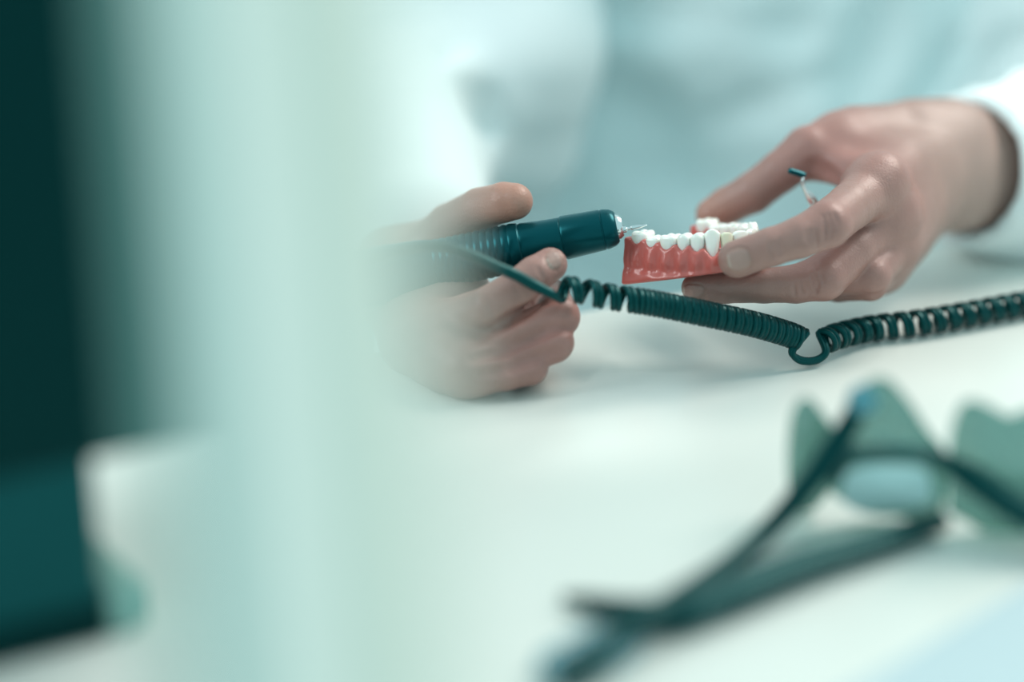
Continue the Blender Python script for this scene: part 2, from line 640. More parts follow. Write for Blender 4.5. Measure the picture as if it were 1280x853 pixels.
# skin creases
for cr in ([(1029, 270), (1033, 283), (1031, 300)], [(1036, 268), (1041, 282), (1039, 297)], [(1043, 266), (1048, 281)],
           [(1020, 288), (1022, 307)], [(1008, 289), (1010, 304)], [(963, 303), (967, 324)], [(975, 300), (977, 316)],
           [(1017, 342), (1022, 355), (1020, 367)], [(1025, 341), (1030, 354)], [(1007, 354), (1012, 366)], [(993, 354), (994, 370)],
           [(1013, 287), (1015, 305)], [(969, 303), (972, 318)], [(1013, 345), (1018, 366)], [(1000, 354), (1003, 366)]):
    fold(HL, cr, 0.0010, 0.0007, 0.0009)
# fold between thumb and index, tendon line behind the knuckles
fold(HL, [(1016, 207), (1028, 216), (1045, 226)], 0.004, 0.0016, 0.004)
VL, QL = HL.mesh(2)

# --- the hand that holds the drill
allp = np.array([Pm(470, 470, 1000), Pm(735, 500, 1000), Pm(600, 215, 1080), Pm(735, 300, 1000), Pm(470, 300, 1150), Pm(470, 215, 1140), Pm(640, 210, 985)])
HR = Field(allp.min(0) - 0.01, allp.max(0) + 0.008, 0.0009)
r_idx = [J(688, 331, 1014, 7.2), J(668, 344, 1010, 7.8), J(650, 359, 1008, 8.2), J(612, 386, 1009, 9.4), J(565, 404, 1022, 10.5), J(520, 418, 1036, 11.5)]
r_mid = [J(668, 352, 1052, 7.0), J(690, 372, 1040, 7.8), J(698, 396, 1014, 9.0), J(648, 420, 1010, 8.8), J(590, 438, 1014, 9.5), J(545, 440, 1022, 11.0)]
r_rin = [J(655, 385, 1056, 7.0), J(680, 405, 1042, 7.8), J(691, 428, 1011, 8.8), J(645, 447, 1008, 8.5), J(600, 456, 1008, 9.0), J(560, 452, 1012, 10.0)]
r_pin = [J(640, 425, 1058, 6.3), J(662, 445, 1042, 7.0), J(661, 458, 1008, 8.0), J(630, 466, 1004, 7.6), J(585, 462, 1005, 8.6)]
r_thu = [J(643, 252, 1036, 8.0), J(630, 253, 1038, 8.6), J(600, 262, 1048, 9.4), J(562, 284, 1064, 10.5), J(520, 330, 1085, 14)]
for ch in (r_thu, r_pin, r_rin, r_mid, r_idx):
    HR.chain(ch, 0.0011)
for ch in (r_idx, r_mid, r_rin, r_pin):
    HR.chain([ch[-1], J(495, 355, 1080, 14)], 0.010)
HR.ell(Pm(560, 400, 1055), (0.022, 0.02, 0.03), k=0.01)
HR.chain([r_pin[-1], J(520, 425, 1036, 12), J(495, 375, 1080, 15)], 0.01)
HR.chain([J(500, 345, 1080, 19), J(492, 295, 1120, 21), J(492, 262, 1150, 23)], 0.012)
for gr in ([(600, 420), (640, 398), (675, 378), (694, 372)], [(590, 449), (640, 435), (690, 412), (714, 410)], [(600, 470), (640, 459), (680, 443), (700, 440)]):
    fold(HR, gr, 0.0030, 0.0020, 0.003)
for cr in ([(672, 334), (679, 348)], [(606, 372), (618, 398)], [(640, 352), (650, 371)]):
    fold(HR, cr, 0.0012, 0.0005, 0.0008)
VR, QR = HR.mesh(2)

# --- torso, arms, head (coarser)
tors_c = P(930, 90, 1.42)
TX, TY = float(tors_c[0]), float(tors_c[1])
shR, shL = np.array([TX - 0.165, TY + 0.01, TZ + 0.40]), np.array([TX + 0.165, TY + 0.01, TZ + 0.40])
elR = P(505, 95, 1.325)
elL = P(1188, 205, 1.133) + fd * 0.255
wrR, wrL = Pm(492, 270, 1140), P(1193, 205, 1.133) + fd * 0.06
head_c = np.array([TX, TY - 0.05, TZ + 0.66])
BF = Field((TX - 0.34, TY - 0.42, 0.02), (TX + 0.36, TY + 0.24, TZ + 0.82), 0.006)
BF.cone((TX, TY + 0.04, 0.52), (TX, TY + 0.03, TZ + 0.20), 0.075, 0.08, 0.03)
BF.cone((TX - 0.05, TY + 0.04, 0.52), (TX - 0.06, TY + 0.03, TZ + 0.34), 0.07, 0.07, 0.03)
BF.cone((TX + 0.05, TY + 0.04, 0.52), (TX + 0.06, TY + 0.03, TZ + 0.34), 0.07, 0.07, 0.03)
BF.cone(shR, shL, 0.055, 0.055, 0.05)
BF.cone((TX, TY, TZ + 0.40), head_c + [0, 0.02, -0.04], 0.06, 0.055, 0.03)
BF.ell(head_c, (0.075, 0.095, 0.115), k=0.02)
BF.ell(head_c + [0, -0.035, -0.055], (0.055, 0.055, 0.06), k=0.02)
BF.cone(head_c + [0, -0.088, 0.005], head_c + [0, -0.108, -0.028], 0.007, 0.012, 0.01)
BF.cone(head_c + [-0.018, -0.088, -0.065], head_c + [0.018, -0.088, -0.065], 0.006, 0.006, 0.006)
for sx in (-1, 1):
    BF.ell(head_c + [sx * 0.032, -0.092, 0.008], (0.014, 0.008, 0.009), k=0.006, op='sub')
    BF.ell(head_c + [sx * 0.032, -0.082, 0.008], (0.012, 0.009, 0.009), k=0.002)
    BF.ell(head_c + [sx * 0.076, 0.01, -0.005], (0.010, 0.02, 0.032), k=0.006)
for s, e, w in ((shR, elR, wrR), (shL, elL, wrL)):
    BF.cone(s, e, 0.042, 0.034, 0.03)
    BF.cone(e, w, 0.034, 0.023, 0.02)
for sx in (-1, 1):
    hip, kn, an = np.array([TX + sx * 0.09, TY + 0.03, 0.50]), np.array([TX + sx * 0.11, TY - 0.30, 0.48]), np.array([TX + sx * 0.11, TY - 0.27, 0.07])
    BF.cone(hip, kn, 0.075, 0.055, 0.03)
    BF.cone(kn, an, 0.052, 0.036, 0.02)
    BF.cone(an + [0, 0.02, -0.03], an + [0, -0.13, -0.045], 0.032, 0.022, 0.02)
VB, QB = BF.mesh(2)


def tints(V, Q, knuckles, nails, base=(0.355, 0.203, 0.175)):
    C = np.tile(np.array(base), (len(V), 1))
    for c, r, col, s in knuckles:
        d = np.linalg.norm(V - c, axis=1)
        w = (s * np.exp(-(d / r) ** 2))[:, None]
        C = C * (1 - w) + np.array(col) * w
    if nails:
        N = vnormals(V, Q)
        pr = proj(V)
        for (px, py, a, b, ang, depth) in nails:
            ca, sa = math.cos(ang), math.sin(ang)
            dx, dy = pr[:, 0] - px, pr[:, 1] - py
            u, w_ = (dx * ca + dy * sa) / a, (-dx * sa + dy * ca) / b
            e = (np.abs(u) ** 2.6 + np.abs(w_) ** 2.6) ** (1 / 2.6)
            ok = (pr[:, 2] < depth) & ((N @ FWD) < 0.1) & (pr[:, 2] > depth - 0.02)
            inside = ok & (e < 1)
            rim = ok & (e >= 0.98) & (e < 1.28)
            V[inside] += N[inside] * 0.0001
            V[rim] -= N[rim] * 0.0004
            C[inside] = (0.38, 0.24, 0.21)
            fe = ok & (e < 1) & (u < -0.78)
            C[fe] = (0.46, 0.37, 0.32)
            C[rim] = C[rim] * 0.5 + np.array((0.36, 0.21, 0.17)) * 0.5
    return C


RED = (0.40, 0.17, 0.15)
kL = [(idx_f[3][0], 0.016, RED, 0.5), (idx_f[1][0], 0.010, RED, 0.25), (mid_f[4][0], 0.016, RED, 0.5), (idx_f[5][0], 0.020, RED, 0.5),
      (mid_f[6][0], 0.020, RED, 0.4), (thu_f[0][0], 0.012, (0.52, 0.24, 0.17), 0.6), (thu_f[4][0], 0.03, RED, 0.35), (rin_f[2][0], 0.014, RED, 0.4),
      (idx_f[0][0], 0.010, RED, 0.25), (Pm(1050, 200, 1075), 0.025, RED, 0.5), (Pm(1230, 220, 1130), 0.06, (0.46, 0.335, 0.29), 0.6)]
CL = tints(VL, QL, kL, [(923, 325, 14, 13.5, -0.25, 1.010), (866, 364, 13, 8, 0.0, 1.036)])
kR = [(r_thu[0][0], 0.016, (0.50, 0.25, 0.18), 0.8), (r_idx[0][0], 0.012, RED, 0.4), (r_mid[2][0], 0.014, RED, 0.4), (r_rin[2][0], 0.014, RED, 0.4), (r_pin[2][0], 0.014, RED, 0.4)]
CR_ = tints(VR, QR, kR, [(693, 325, 9, 11, -0.5, 1.016)])
CB = np.tile(np.array((0.355, 0.203, 0.175)), (len(VB), 1))

person = empty('person', (TX, TY, 0.0))
tag(person, 'seated person in white coat and teal top holding a drill and a tooth model', 'person')
nL, nR = len(VL), len(VR)
Vall = np.vstack([VL, VR, VB])
Qall = np.vstack([QL, QR + nL, QB + nL + nR])


def link_np(name, V, Q, m, parent=None, colors=None):
    me = bpy.data.meshes.new(name)
    off = np.zeros(3)
    q = parent
    while q is not None:
        off += np.array(q.location)
        q = q.parent
    me.vertices.add(len(V))
    me.vertices.foreach_set('co', (V - off).astype(np.float32).ravel())
    me.loops.add(Q.size)
    me.loops.foreach_set('vertex_index', Q.astype(np.int32).ravel())
    me.polygons.add(len(Q))
    me.polygons.foreach_set('loop_start', (np.arange(len(Q)) * 4).astype(np.int32))
    me.update(calc_edges=True)
    me.validate()
    me.polygons.foreach_set('use_smooth', np.ones(len(me.polygons), bool))
    if colors is not None:
        a = me.attributes.new('tint', 'FLOAT_COLOR', 'POINT')
        a.data.foreach_set('color', np.c_[colors, np.ones(len(colors))].astype(np.float32).ravel())
    me.materials.append(m)
    o = bpy.data.objects.new(name, me)
    COL.objects.link(o)
    if parent is not None:
        o.parent = parent
    return o


link_np('body', Vall, Qall, M['skin'], person, np.vstack([CL, CR_, CB]))

# --- scrub top and open coat
SF = Field((TX - 0.24, TY - 0.24, 0.40), (TX + 0.24, TY + 0.20, TZ + 0.50), 0.0045)
SF.cone((TX, TY + 0.02, 0.46), (TX, TY + 0.005, TZ + 0.22), 0.135, 0.13, 0.04, pad=0.03)
for sx in (-1, 1):
    SF.cone((TX + sx * 0.07, TY + 0.02, 0.46), (TX + sx * 0.085, TY + 0.01, TZ + 0.33), 0.12, 0.108, 0.04, pad=0.03)
SF.cone((TX, TY, TZ + 0.34), (TX, TY, TZ + 0.44), 0.085, 0.066, 0.04, pad=0.03)
CF = Field((TX - 0.40, TY - 0.42, 0.36), (TX + 0.40, TY + 0.20, TZ + 0.50), 0.0040)
for sx in (-1, 1):
    CF.cone((TX + sx * 0.150, TY + 0.0, 0.44), (TX + sx * 0.150, TY - 0.005, TZ + 0.34), 0.085, 0.078, 0.04, pad=0.03)
    CF.cone((TX + sx * 0.125, TY - 0.055, TZ - 0.10), (TX + sx * 0.115, TY - 0.035, TZ + 0.36), 0.045, 0.05, 0.03, pad=0.03)
    CF.cone((TX + sx * 0.13, TY + 0.03, 0.50), (TX + sx * 0.15, TY - 0.16, 0.48), 0.09, 0.060, 0.04, pad=0.03)
CF.cone((TX, TY + 0.09, 0.44), (TX, TY + 0.09, TZ + 0.38), 0.08, 0.07, 0.05, pad=0.03)
CF.cone(shR, shL, 0.07, 0.07, 0.06, pad=0.03)
CF.cone((TX, TY + 0.02, TZ + 0.36), (TX, TY + 0.02, TZ + 0.46), 0.070, 0.066, 0.04, pad=0.03)
# sleeves
cuffL = Pm(1225, 214, 1150)
cuffR = Pm(512, 290, 1112)
CF.chain([(shR, 0.074), (shR * 0.3 + elR * 0.7 + [0.03, -0.02, 0.0], 0.066), (elR + [0.0, 0.0, 0.004], 0.060)], 0.05, pad=0.03)
dR = norm(cuffR - elR)
CF.chain([(elR, 0.060), (cuffR + dR * 0.002, 0.033)], 0.02, pad=0.03)
CF.chain([(shL, 0.068), (elL, 0.062)], 0.05, pad=0.03)
CF.chain([(elL, 0.060), (cuffL + fd * 0.05 + [0, 0.0, 0.003], 0.046), (cuffL, 0.0385)], 0.02, pad=0.03)
for pix, r, sink, k in (
        ([(728, 95), (765, 128), (800, 152), (832, 172)], 0.030, 0.016, 0.022),
        ([(560, 68), (600, 70), (640, 86), (680, 108)], 0.016, 0.009, 0.010),
        ([(590, 112), (620, 122), (645, 145), (668, 175)], 0.015, 0.009, 0.010),
        ([(600, 138), (632, 165), (648, 200)], 0.016, 0.009, 0.010),
        ([(700, 40), (740, 22), (800, 14), (880, 26)], 0.022, 0.008, 0.018),
        ([(1060, 140), (1085, 80), (1110, 20)], 0.020, 0.009, 0.015),
        ([(860, 110), (930, 80), (1010, 45)], 0.022, 0.006, 0.02),
        ([(790, 200), (850, 235), (905, 262)], 0.022, 0.010, 0.016),
        ([(900, 150), (960, 130), (1030, 105)], 0.018, 0.006, 0.014),
        ([(1150, 140), (1180, 95), (1205, 45)], 0.012, 0.012, 0.008),
        ([(1236, 100), (1258, 70), (1290, 45)], 0.012, 0.006, 0.008)):
    for FF, q in ((CF, 1.0), (SF, 0.9)):
        fold(FF, [(a, b, 1.0) for a, b in pix], r * 0.8, sink * q, k)
for pix, r, sink, k in (
        ([(700, 90), (740, 135), (800, 185)], 0.020, 0.006, 0.018),
        ([(700, 60), (760, 60), (850, 90), (930, 60)], 0.022, 0.006, 0.02),
        ([(1165, 135), (1195, 85), (1222, 30)], 0.009, 0.006, 0.007),
        ([(560, 88), (610, 96), (650, 120)], 0.010, 0.005, 0.008)):
    for FF in (CF, SF):
        fold(FF, [(a, b, 1.0) for a, b in pix], r, sink, k, op='add')
# sleeve openings
CF.ell(cuffL - fd * 0.090, (0.083, 0.083, 0.083), k=0.003, op='sub')
CF.chain([(cuffL - fd * 0.055, 0.0295), (cuffL, 0.0300), (cuffL + fd * 0.03, 0.0285)], 0.0015, 'sub')
CF.chain([(P(560, 50, 1.29), 0.045), (P(630, 90, 1.285), 0.040), (P(640, 180, 1.29), 0.030)], 0.04, pad=0.03)


def drape(V, Q, amp):
    """Loose diagonal wrinkles in cloth."""
    N = vnormals(V, Q)
    x, y, z = V[:, 0], V[:, 1], V[:, 2]
    w = 0.9 * np.sin(9 * x + 7 * z + 1.0) + 0.7 * np.sin(13 * y - 11 * z + 2.0) + 0.5 * np.sin(23 * x + 17 * y)
    a = np.sin(34 * (0.55 * x + 0.83 * z + 0.3 * y) + 2.1 * w)
    b = np.sin(52 * (0.75 * x - 0.66 * z + 0.4 * y) + 1.7 * w + 1.3)
    m = 0.5 + 0.5 * np.sin(11 * x - 8 * z + 5 * y + w)
    d = amp * (np.sign(a) * np.abs(a) ** 1.4 * (0.4 + 0.6 * m) + 0.6 * b * (1 - m))
    return V + N * d[:, None]


VC, QC = CF.mesh(6)
keep = np.linalg.norm(VC - cuffL, axis=1)[:, None]
VC = VC + (drape(VC, QC, 0.0035) - VC) * np.clip((keep - 0.04) / 0.05, 0, 1)
link_np('lab_coat', VC, QC, M['coat'], person)

VS, QS = SF.mesh(3)
VS = drape(VS, QS, 0.006)
link_np('scrub_top', VS, QS, M['scrub'], person)

HF = Field(head_c - [0.10, 0.13, 0.10], head_c + [0.10, 0.13, 0.15], 0.004)
HF.ell(head_c + [0, 0.012, 0.022], (0.082, 0.098, 0.108), k=0.01)
HF.half(head_c + [0, -0.055, 0.03], norm([0, -1.0, -0.75]), 0.01)
VH, QH = HF.mesh(2)
link_np('hair', VH, QH, M['hair'], person)
TF = Field((TX - 0.25, TY - 0.45, 0.05), (TX + 0.25, TY + 0.20, 0.64), 0.006)
for sx in (-1, 1):
    hip, kn, an = np.array([TX + sx * 0.09, TY + 0.03, 0.50]), np.array([TX + sx * 0.11, TY - 0.30, 0.48]), np.array([TX + sx * 0.11, TY - 0.27, 0.10])
    TF.cone(hip, kn, 0.083, 0.063, 0.03)
    TF.cone(kn, an, 0.060, 0.050, 0.02)
VT, QT = TF.mesh(2)
link_np('trousers', VT, QT, M['trousers'], person)

stool = empty('stool', (TX, TY + 0.04, 0))
tag(stool, 'round padded stool under the seated person', 'stool')
v, f = lathe((TX, TY + 0.04, 0.355), (0, 0, 1), [(0, 0.17), (0.01, 0.185), (0.04, 0.185), (0.055, 0.17), (0.06, 0.1)])
link('seat', v, f, M['dark'], stool)
v, f = lathe((TX, TY + 0.04, 0.03), (0, 0, 1), [(0, 0.028), (0.33, 0.028)], 24)
link('column', v, f, M['steel'], stool)
v, f = lathe((TX, TY + 0.04, 0.0), (0, 0, 1), [(0, 0.22), (0.012, 0.22), (0.03, 0.05), (0.04, 0.03)])
link('base', v, f, M['steel'], stool)

# ------------------------------------------------------------------ tooth model
c_f = np.array([0.72, -0.095, -0.68])
c_w = np.array([0.68, 0.150, 0.72])
c_f /= np.linalg.norm(c_f)
c_w = norm(c_w - c_f * (c_w @ c_f))
c_n = np.cross(c_w, c_f)
if c_n[1] < 0:
    c_n = -c_n
CB3 = np.stack([RGT, UPV, FWD])                       # camera axes in world
m_f, m_w, m_n = c_f @ CB3, c_w @ CB3, c_n @ CB3
MO = Pm(832, 280, 1057)                              # middle of the heel line, level with the tooth tips
MM = 0.001


def ml(u, vv, t):
    """model space (mm): u across (near -), v forward, t up from the tooth tips -> world"""
    return MO + (m_w * u + m_f * vv + m_n * t) * MM


# arch of the tooth row: from near heel round the front to far heel
a_t = np.linspace(-1, 1, 401)
HWID, ALEN = 22.0, 44.5
arch = np.stack([HWID * np.sign(a_t) * np.abs(np.sin(a_t * np.pi / 2)) ** 0.95, ALEN * (np.cos(a_t * np.pi / 2)) ** 0.78], -1)
aL = np.r_[0, np.cumsum(np.linalg.norm(np.diff(arch, axis=0), axis=1))]
widths_half = [7.6, 7.0, 7.6, 5.7, 5.7, 6.6, 5.2, 7.6]   # heel molar -> front
wsum = sum(widths_half) * 2
scale_w = (aL[-1] - 4.0) / wsum
bounds = [2.0]
for w in widths_half + widths_half[::-1]:
    bounds.append(bounds[-1] + w * scale_w)
bounds = np.array(bounds)


def arch_at(s):
    p = np.array([np.interp(s, aL, arch[:, 0]), np.interp(s, aL, arch[:, 1])])
    q = np.array([np.interp(s + 0.5, aL, arch[:, 0]), np.interp(s + 0.5, aL, arch[:, 1])])
    r = np.array([np.interp(s - 0.5, aL, arch[:, 0]), np.interp(s - 0.5, aL, arch[:, 1])])
    t = norm(q - r)
    out = np.array([t[1], -t[0]])
    if out @ (p - np.array([0, 12.0])) < 0:
        out = -out
    return p, t, out


# gum in its own grid (mm)
gu = np.arange(-36, 36.01, 0.5)
gv = np.arange(-5, 58.01, 0.5)
gt = np.arange(-27, 3.01, 0.5)
U, Vv = np.meshgrid(gu, gv, indexing='ij')
pts2 = np.stack([U.ravel(), Vv.ravel()], -1)
D2 = np.full(len(pts2), 1e9)
S2 = np.zeros(len(pts2))
for i in range(0, 401, 2):
    d = np.linalg.norm(pts2 - arch[i], axis=1)
    m = d < D2
    D2[m] = d[m]
    S2[m] = aL[i]
# signed: outside of the arch positive
cx = np.stack([np.interp(S2, aL, arch[:, 0]), np.interp(S2, aL, arch[:, 1])], -1)
sgn = np.where(((pts2 - cx) * (cx - np.array([0, 10.0]))).sum(1) > 0, 1, -1)
D2s = (D2 * sgn).reshape(U.shape)[:, :, None]
S = S2.reshape(U.shape)[:, :, None]
tt = gt[None, None, :]
ph = np.zeros_like(S)
for i in range(16):
    m = (S >= bounds[i]) & (S < bounds[i + 1])
    ph = np.where(m, (S - bounds[i]) / (bounds[i + 1] - bounds[i]), ph)
scal = np.cos(2 * np.pi * ph)                          # +1 between teeth, -1 at the middle of a tooth
inrow = (S > bounds[0]) & (S < bounds[-1])
mids = [-4.8, -5.9, -6.6, -7.0, -7.3, -9.6, -8.8, -8.4]
mid_s = np.full(S.shape, -4.6)
bc = (bounds[:-1] + bounds[1:]) / 2
mid_s = np.interp(S.ravel(), bc, mids + mids[::-1]).reshape(S.shape)
top = np.where(inrow, mid_s + 1.15 * (1 + scal), -2.6)
h = np.clip((tt + 23.0) / 17.0, 0, 1)                  # 0 bottom, 1 gum margin
outw = 7.9 - 2.5 * h ** 1.2 + 0.8 * np.where(inrow, -scal, 0) * np.clip(1 - np.abs(h - 0.62) / 0.4, 0, 1)
outw = outw - 1.0 * np.exp(-((h - 0.42) / 0.14) ** 2) + 0.5 * np.exp(-((h - 0.26 - 0.10 * np.exp(-S / 8.0) - 0.04 * np.sin(S / 4.0)) / 0.10) ** 2)
inw = 7.5 - 2.6 * h
ctr = (outw - inw) / 2
half = (outw + inw) / 2
dx = np.abs(D2s - ctr) - half
bot = -23.2 + 0.16 * np.clip(Vv, 0, 60)[:, :, None]
dt = np.maximum(tt - top, bot - tt + 0 * top)
rr = 1.4
qx, qt = dx + rr, dt + rr
G = np.minimum(np.maximum(qx, qt), 0) + np.hypot(np.maximum(qx, 0), np.maximum(qt, 0)) - rr
heel = (-1.0 - Vv)[:, :, None] * 1.0                    # flat cut at the heels
G = -Field.smin(-G, -(heel + 0 * tt), 1.5)
GF = Field((gu[0], gv[0], gt[0]), (gu[-1], gv[-1], gt[-1]), 0.5)
GF.F = G.astype(np.float32)
VG, QG = GF.mesh(2)
VGw = np.array([ml(*p) for p in VG])
if np.linalg.det(np.stack([m_w, m_f, m_n])) < 0:
    QG = QG[:, ::-1]
model = empty('dental_model', ml(0, 20, -23.2))
tag(model, 'coral pink lower jaw tooth model gripped between thumb and fingers', 'dental model')
link_np('gum_base', VGw, QG, M['gum'], model)


def tooth(i):
    s0, s1 = bounds[i], bounds[i + 1]
    k = min(i, 15 - i)
    p, t, out = arch_at((s0 + s1) / 2)
    a = (s1 - s0) / 2 * 1.04
    b = [5.2, 5.2, 5.4, 4.3, 4.2, 3.9, 3.2, 3.1][k]
    topz = [0.3, -1.6, -0.6, -0.3, -0.1, 1.5, 0.2, 0.4][k]
    neck = [-6.6, -7.4, -8.0, -8.6, -9.0, -11.6, -10.5, -10.2][k]
    seg, vs, fs = 28, [], []
    th = np.linspace(0, 2 * np.pi, seg, endpoint=False)
    kind = 'molar' if k < 3 else 'pre' if k < 5 else 'front'
    rows = []
    for h in np.linspace(0, 1, 9):
        z = neck + (topz - 1.6 - neck) * h
        sc_a = 0.66 + 0.36 * math.sin(min(h * 1.25, 1) * math.pi / 2)
        sc_b = (0.80 + 0.22 * math.sin(min(h * 1.5, 1) * math.pi / 2))
        if kind == 'front':
            sc_b *= 1 - 0.50 * h ** 1.4
            sc_a = 0.55 + 0.47 * h ** 0.7
        rows.append((z, sc_a, sc_b, 0))
    tops = [(0.9, 0.94, 0.35), (0.70, 0.80, 0.75), (0.45, 0.55, 0.9), (0.2, 0.25, 0.8)]
    for q, (sa, sb, hh) in enumerate(tops):
        base_a, base_b = rows[8][1], rows[8][2]
        rows.append((topz - 1.6 + 1.6 * hh, base_a * sa, base_b * sb, 1))
    for (z, sa, sb, tp) in rows:
        for x in th:
            cx_, sx_ = math.cos(x), math.sin(x)
            e = 0.72
            px_ = a * sa * math.copysign(abs(cx_) ** e, cx_)
            py_ = b * sb * math.copysign(abs(sx_) ** e, sx_)
            zz = z
            if tp:
                if kind == 'molar':
                    zz += 0.75 * math.cos(2 * x * 1.0 + 0.0) * 0.0 + 0.8 * abs(math.sin(2 * x)) * min(1, math.hypot(px_ / a, py_ / b)) - 0.5
                elif kind == 'pre':
                    zz += 0.7 * abs(sx_) * min(1, abs(py_ / b) * 1.4) - 0.3
                elif k == 5:
                    zz += 0.9 * (1 - abs(px_ / a)) - 0.5
            lean = -0.03 * (z - neck)
            w2 = p + t * px_ + out * (py_ + (0.5 if kind == 'front' else 0) + lean)
            vs.append(ml(w2[0], w2[1], zz))
    n = len(rows)
    for r_ in range(n - 1):
        for j in range(seg):
            kx = (j + 1) % seg
            fs.append((r_ * seg + j, r_ * seg + kx, (r_ + 1) * seg + kx, (r_ + 1) * seg + j))
    fs.append(tuple(range(seg))[::-1])
    vs.append(ml(*p, topz - (0.9 if kind == 'molar' else 0.5 if kind == 'pre' else 0.1)))
    for j in range(seg):
        fs.append(((n - 1) * seg + j, (n - 1) * seg + (j + 1) % seg, len(vs) - 1))
    o = link('tooth', vs, fs, M['tooth_yellow'] if i == 6 else M['tooth'], model)
    if i == 6:
        o['label'] = 'ivory yellowish tooth'


for i in range(16):
    tooth(i)

# ------------------------------------------------------------------ drill handpiece
hA, hB = Pm(770, 284, 1034), Pm(345, 372, 1046)
hax = norm(hB - hA)                                    # from nose to rear
hand = empty('drill_handpiece', hA)
tag(hand, 'dark teal drill handpiece with thin steel bur held against the tooth model', 'drill')
D = lambda px: 0.001 * (770 - px) / 2.83
v, f = lathe(hA, hax, [(-0.0005, 0.0062), (0.0, 0.0070), (0.0015, 0.0080), (0.004, 0.0086), (0.0052, 0.0087), (0.0054, 0.0085), (0.0058, 0.0085), (0.0060, 0.0088), (0.0225, 0.0095), (0.0235, 0.0090)])
link('nose_cone', v, f, M['hand_metal'], hand)
v, f = lathe(hA, hax, [(0.0232, 0.0086), (0.0238, 0.0091), (0.026, 0.0091), (0.032, 0.0094), (0.040, 0.0101), (0.0412, 0.0098)])
link('grip_collar', v, f, M['hand_metal'], hand)
prof = [(0.0408, 0.0094), (0.0418, 0.0104)]
for i in range(12):
    d0 = 0.045 + i * 0.003
    prof += [(d0, 0.0108), (d0 + 0.001, 0.0104), (d0 + 0.002, 0.0108)]
prof += [(0.085, 0.0118), (0.10, 0.0128), (0.135, 0.0128), (0.142, 0.0115), (0.145, 0.008)]
v, f = lathe(hA, hax, prof)
link('motor_body', v, f, M['hand_metal'], hand)
v, f = lathe(hA, hax, [(0.144, 0.0062), (0.150, 0.0055), (0.160, 0.0042), (0.165, 0.003)], 24)
link('strain_relief', v, f, M['black'], hand)
v, f = lathe(hA, hax, [(-0.0030, 0.0026), (-0.0028, 0.0042), (-0.0012, 0.0054), (0.0004, 0.0056), (0.001, 0.0050)])
ch = link('chuck', v, f, M['steel'], hand)
ch['label'] = 'polished steel chuck'
# bur leans up a little
bax = norm(Pm(808, 281.5, 1034) - Pm(777, 287.5, 1034))
b0 = Pm(775.5, 287.8, 1034)
v, f = lathe(b0, bax, [(0, 0.0016), (0.0025, 0.0014), (0.0030, 0.0007), (0.0045, 0.0007), (0.0050, 0.0010), (0.0085, 0.0008), (0.0112, 0.0003), (0.0116, 0.0001)], 16)
bur = link('bur', v, f, M['steel'], hand)
bur['label'] = 'thin tapered steel bur'

# ------------------------------------------------------------------ coiled cable
def helix(axis_pix, pitch, R, n_per=22, twin=0.0, phase=0.0, tight=None):
    ax = spline(np.array([Pm(*a) for a in axis_pix]), 400)
    L = np.r_[0, np.cumsum(np.linalg.norm(np.diff(ax, axis=0), axis=1))]
    t, N, B = frames(ax)
    turns = L[-1] / pitch
    n = int(turns * n_per)
    s = np.linspace(0, L[-1], n)
    if tight is not None:                              # warp the spacing of the turns
        ang = np.interp(s, np.linspace(0, L[-1], len(tight)), np.r_[0, np.cumsum(1 / np.array(tight)[:-1])])
        ang = ang / ang[-1] * turns * 2 * np.pi
    else:
        ang = 2 * np.pi * s / pitch
    g = lambda A, q: np.stack([np.interp(q, L, A[:, k]) for k in range(3)], -1)
    q = np.clip(s + twin, 0, L[-1])
    return g(ax, q) + twin * 0 * t[0] + R * (np.cos(ang + phase)[:, None] * g(N, q) + np.sin(ang + phase)[:, None] * g(B, q))


left_ax = [(700, 362, 1000), (722, 363, 1001), (760, 371, 1004), (820, 380, 1009), (880, 392, 1015), (940, 405, 1022), (985, 418, 1030), (1003, 426, 1033)]
right_ax = [(1027, 428, 1040), (1048, 420, 1048)] + [(a, b, 1000 * float((T(a, b + 1, 0.0062) - CAM) @ FWD)) for a, b in ((1090, 410.5), (1147, 403.5), (1210, 393), (1280, 380), (1380, 362), (1500, 345), (1650, 330))]
WR = 0.00135
strands = []
START = None
for tw in (-0.00115, 0.00115):
    h1 = helix(left_ax, 0.0047, 0.0044, twin=tw, phase=1.2, tight=[2.2, 1.9, 1.1, 1.0, 1.0, 1.0, 1.0, 1.0])
    START = h1[0] if START is None else (START + h1[0]) / 2
    h2 = helix(right_ax, 0.0077, 0.0047, twin=tw, phase=2.6)
    o = 0.0 if tw < 0 else 2.6
    loop = [(989 + o, 438 + o * 0.3, 1030), (997, 447.5 + o, 1032), (1011, 450.5 + o, 1034), (1025, 447 + o, 1036), (1031 + o, 438, 1037)]
    k1 = np.array([Pm(*a) for a in loop])
    join = spline(np.vstack([h1[-6], k1, h2[5]]), 60)
    strands.append(tube(np.vstack([h1[:-6], join[1:-1], h2[6:]]), WR, 10))
lead = spline([hA + hax * 0.163, hA + hax * 0.185, Pm(262, 400, 1020), Pm(275, 395, 985), Pm(420, 340, 980), Pm(540, 308, 985), Pm(628, 337, 990), Pm(668, 357, 995), Pm(690, 368, 996), START], 160)
lv = tube(lead, np.r_[np.full(150, 0.0024), np.linspace(0.0024, 0.0016, 10)], 14)
endp = Pm(*right_ax[-1])
tail = spline([endp - RGT * 0.01, endp + RGT * 0.03 + [0, 0.01, -0.003], endp + RGT * 0.12 + [0, 0.05, -0.0036], endp + RGT * 0.30 + [0, 0.10, -0.0036], endp + RGT * 0.52 + [0, 0.28, -0.0036]], 60)
v, f = merge(lv, tube(tail, 0.0024, 12), *strands)
cable = link('coiled_cable', v, f, M['cordskin'])
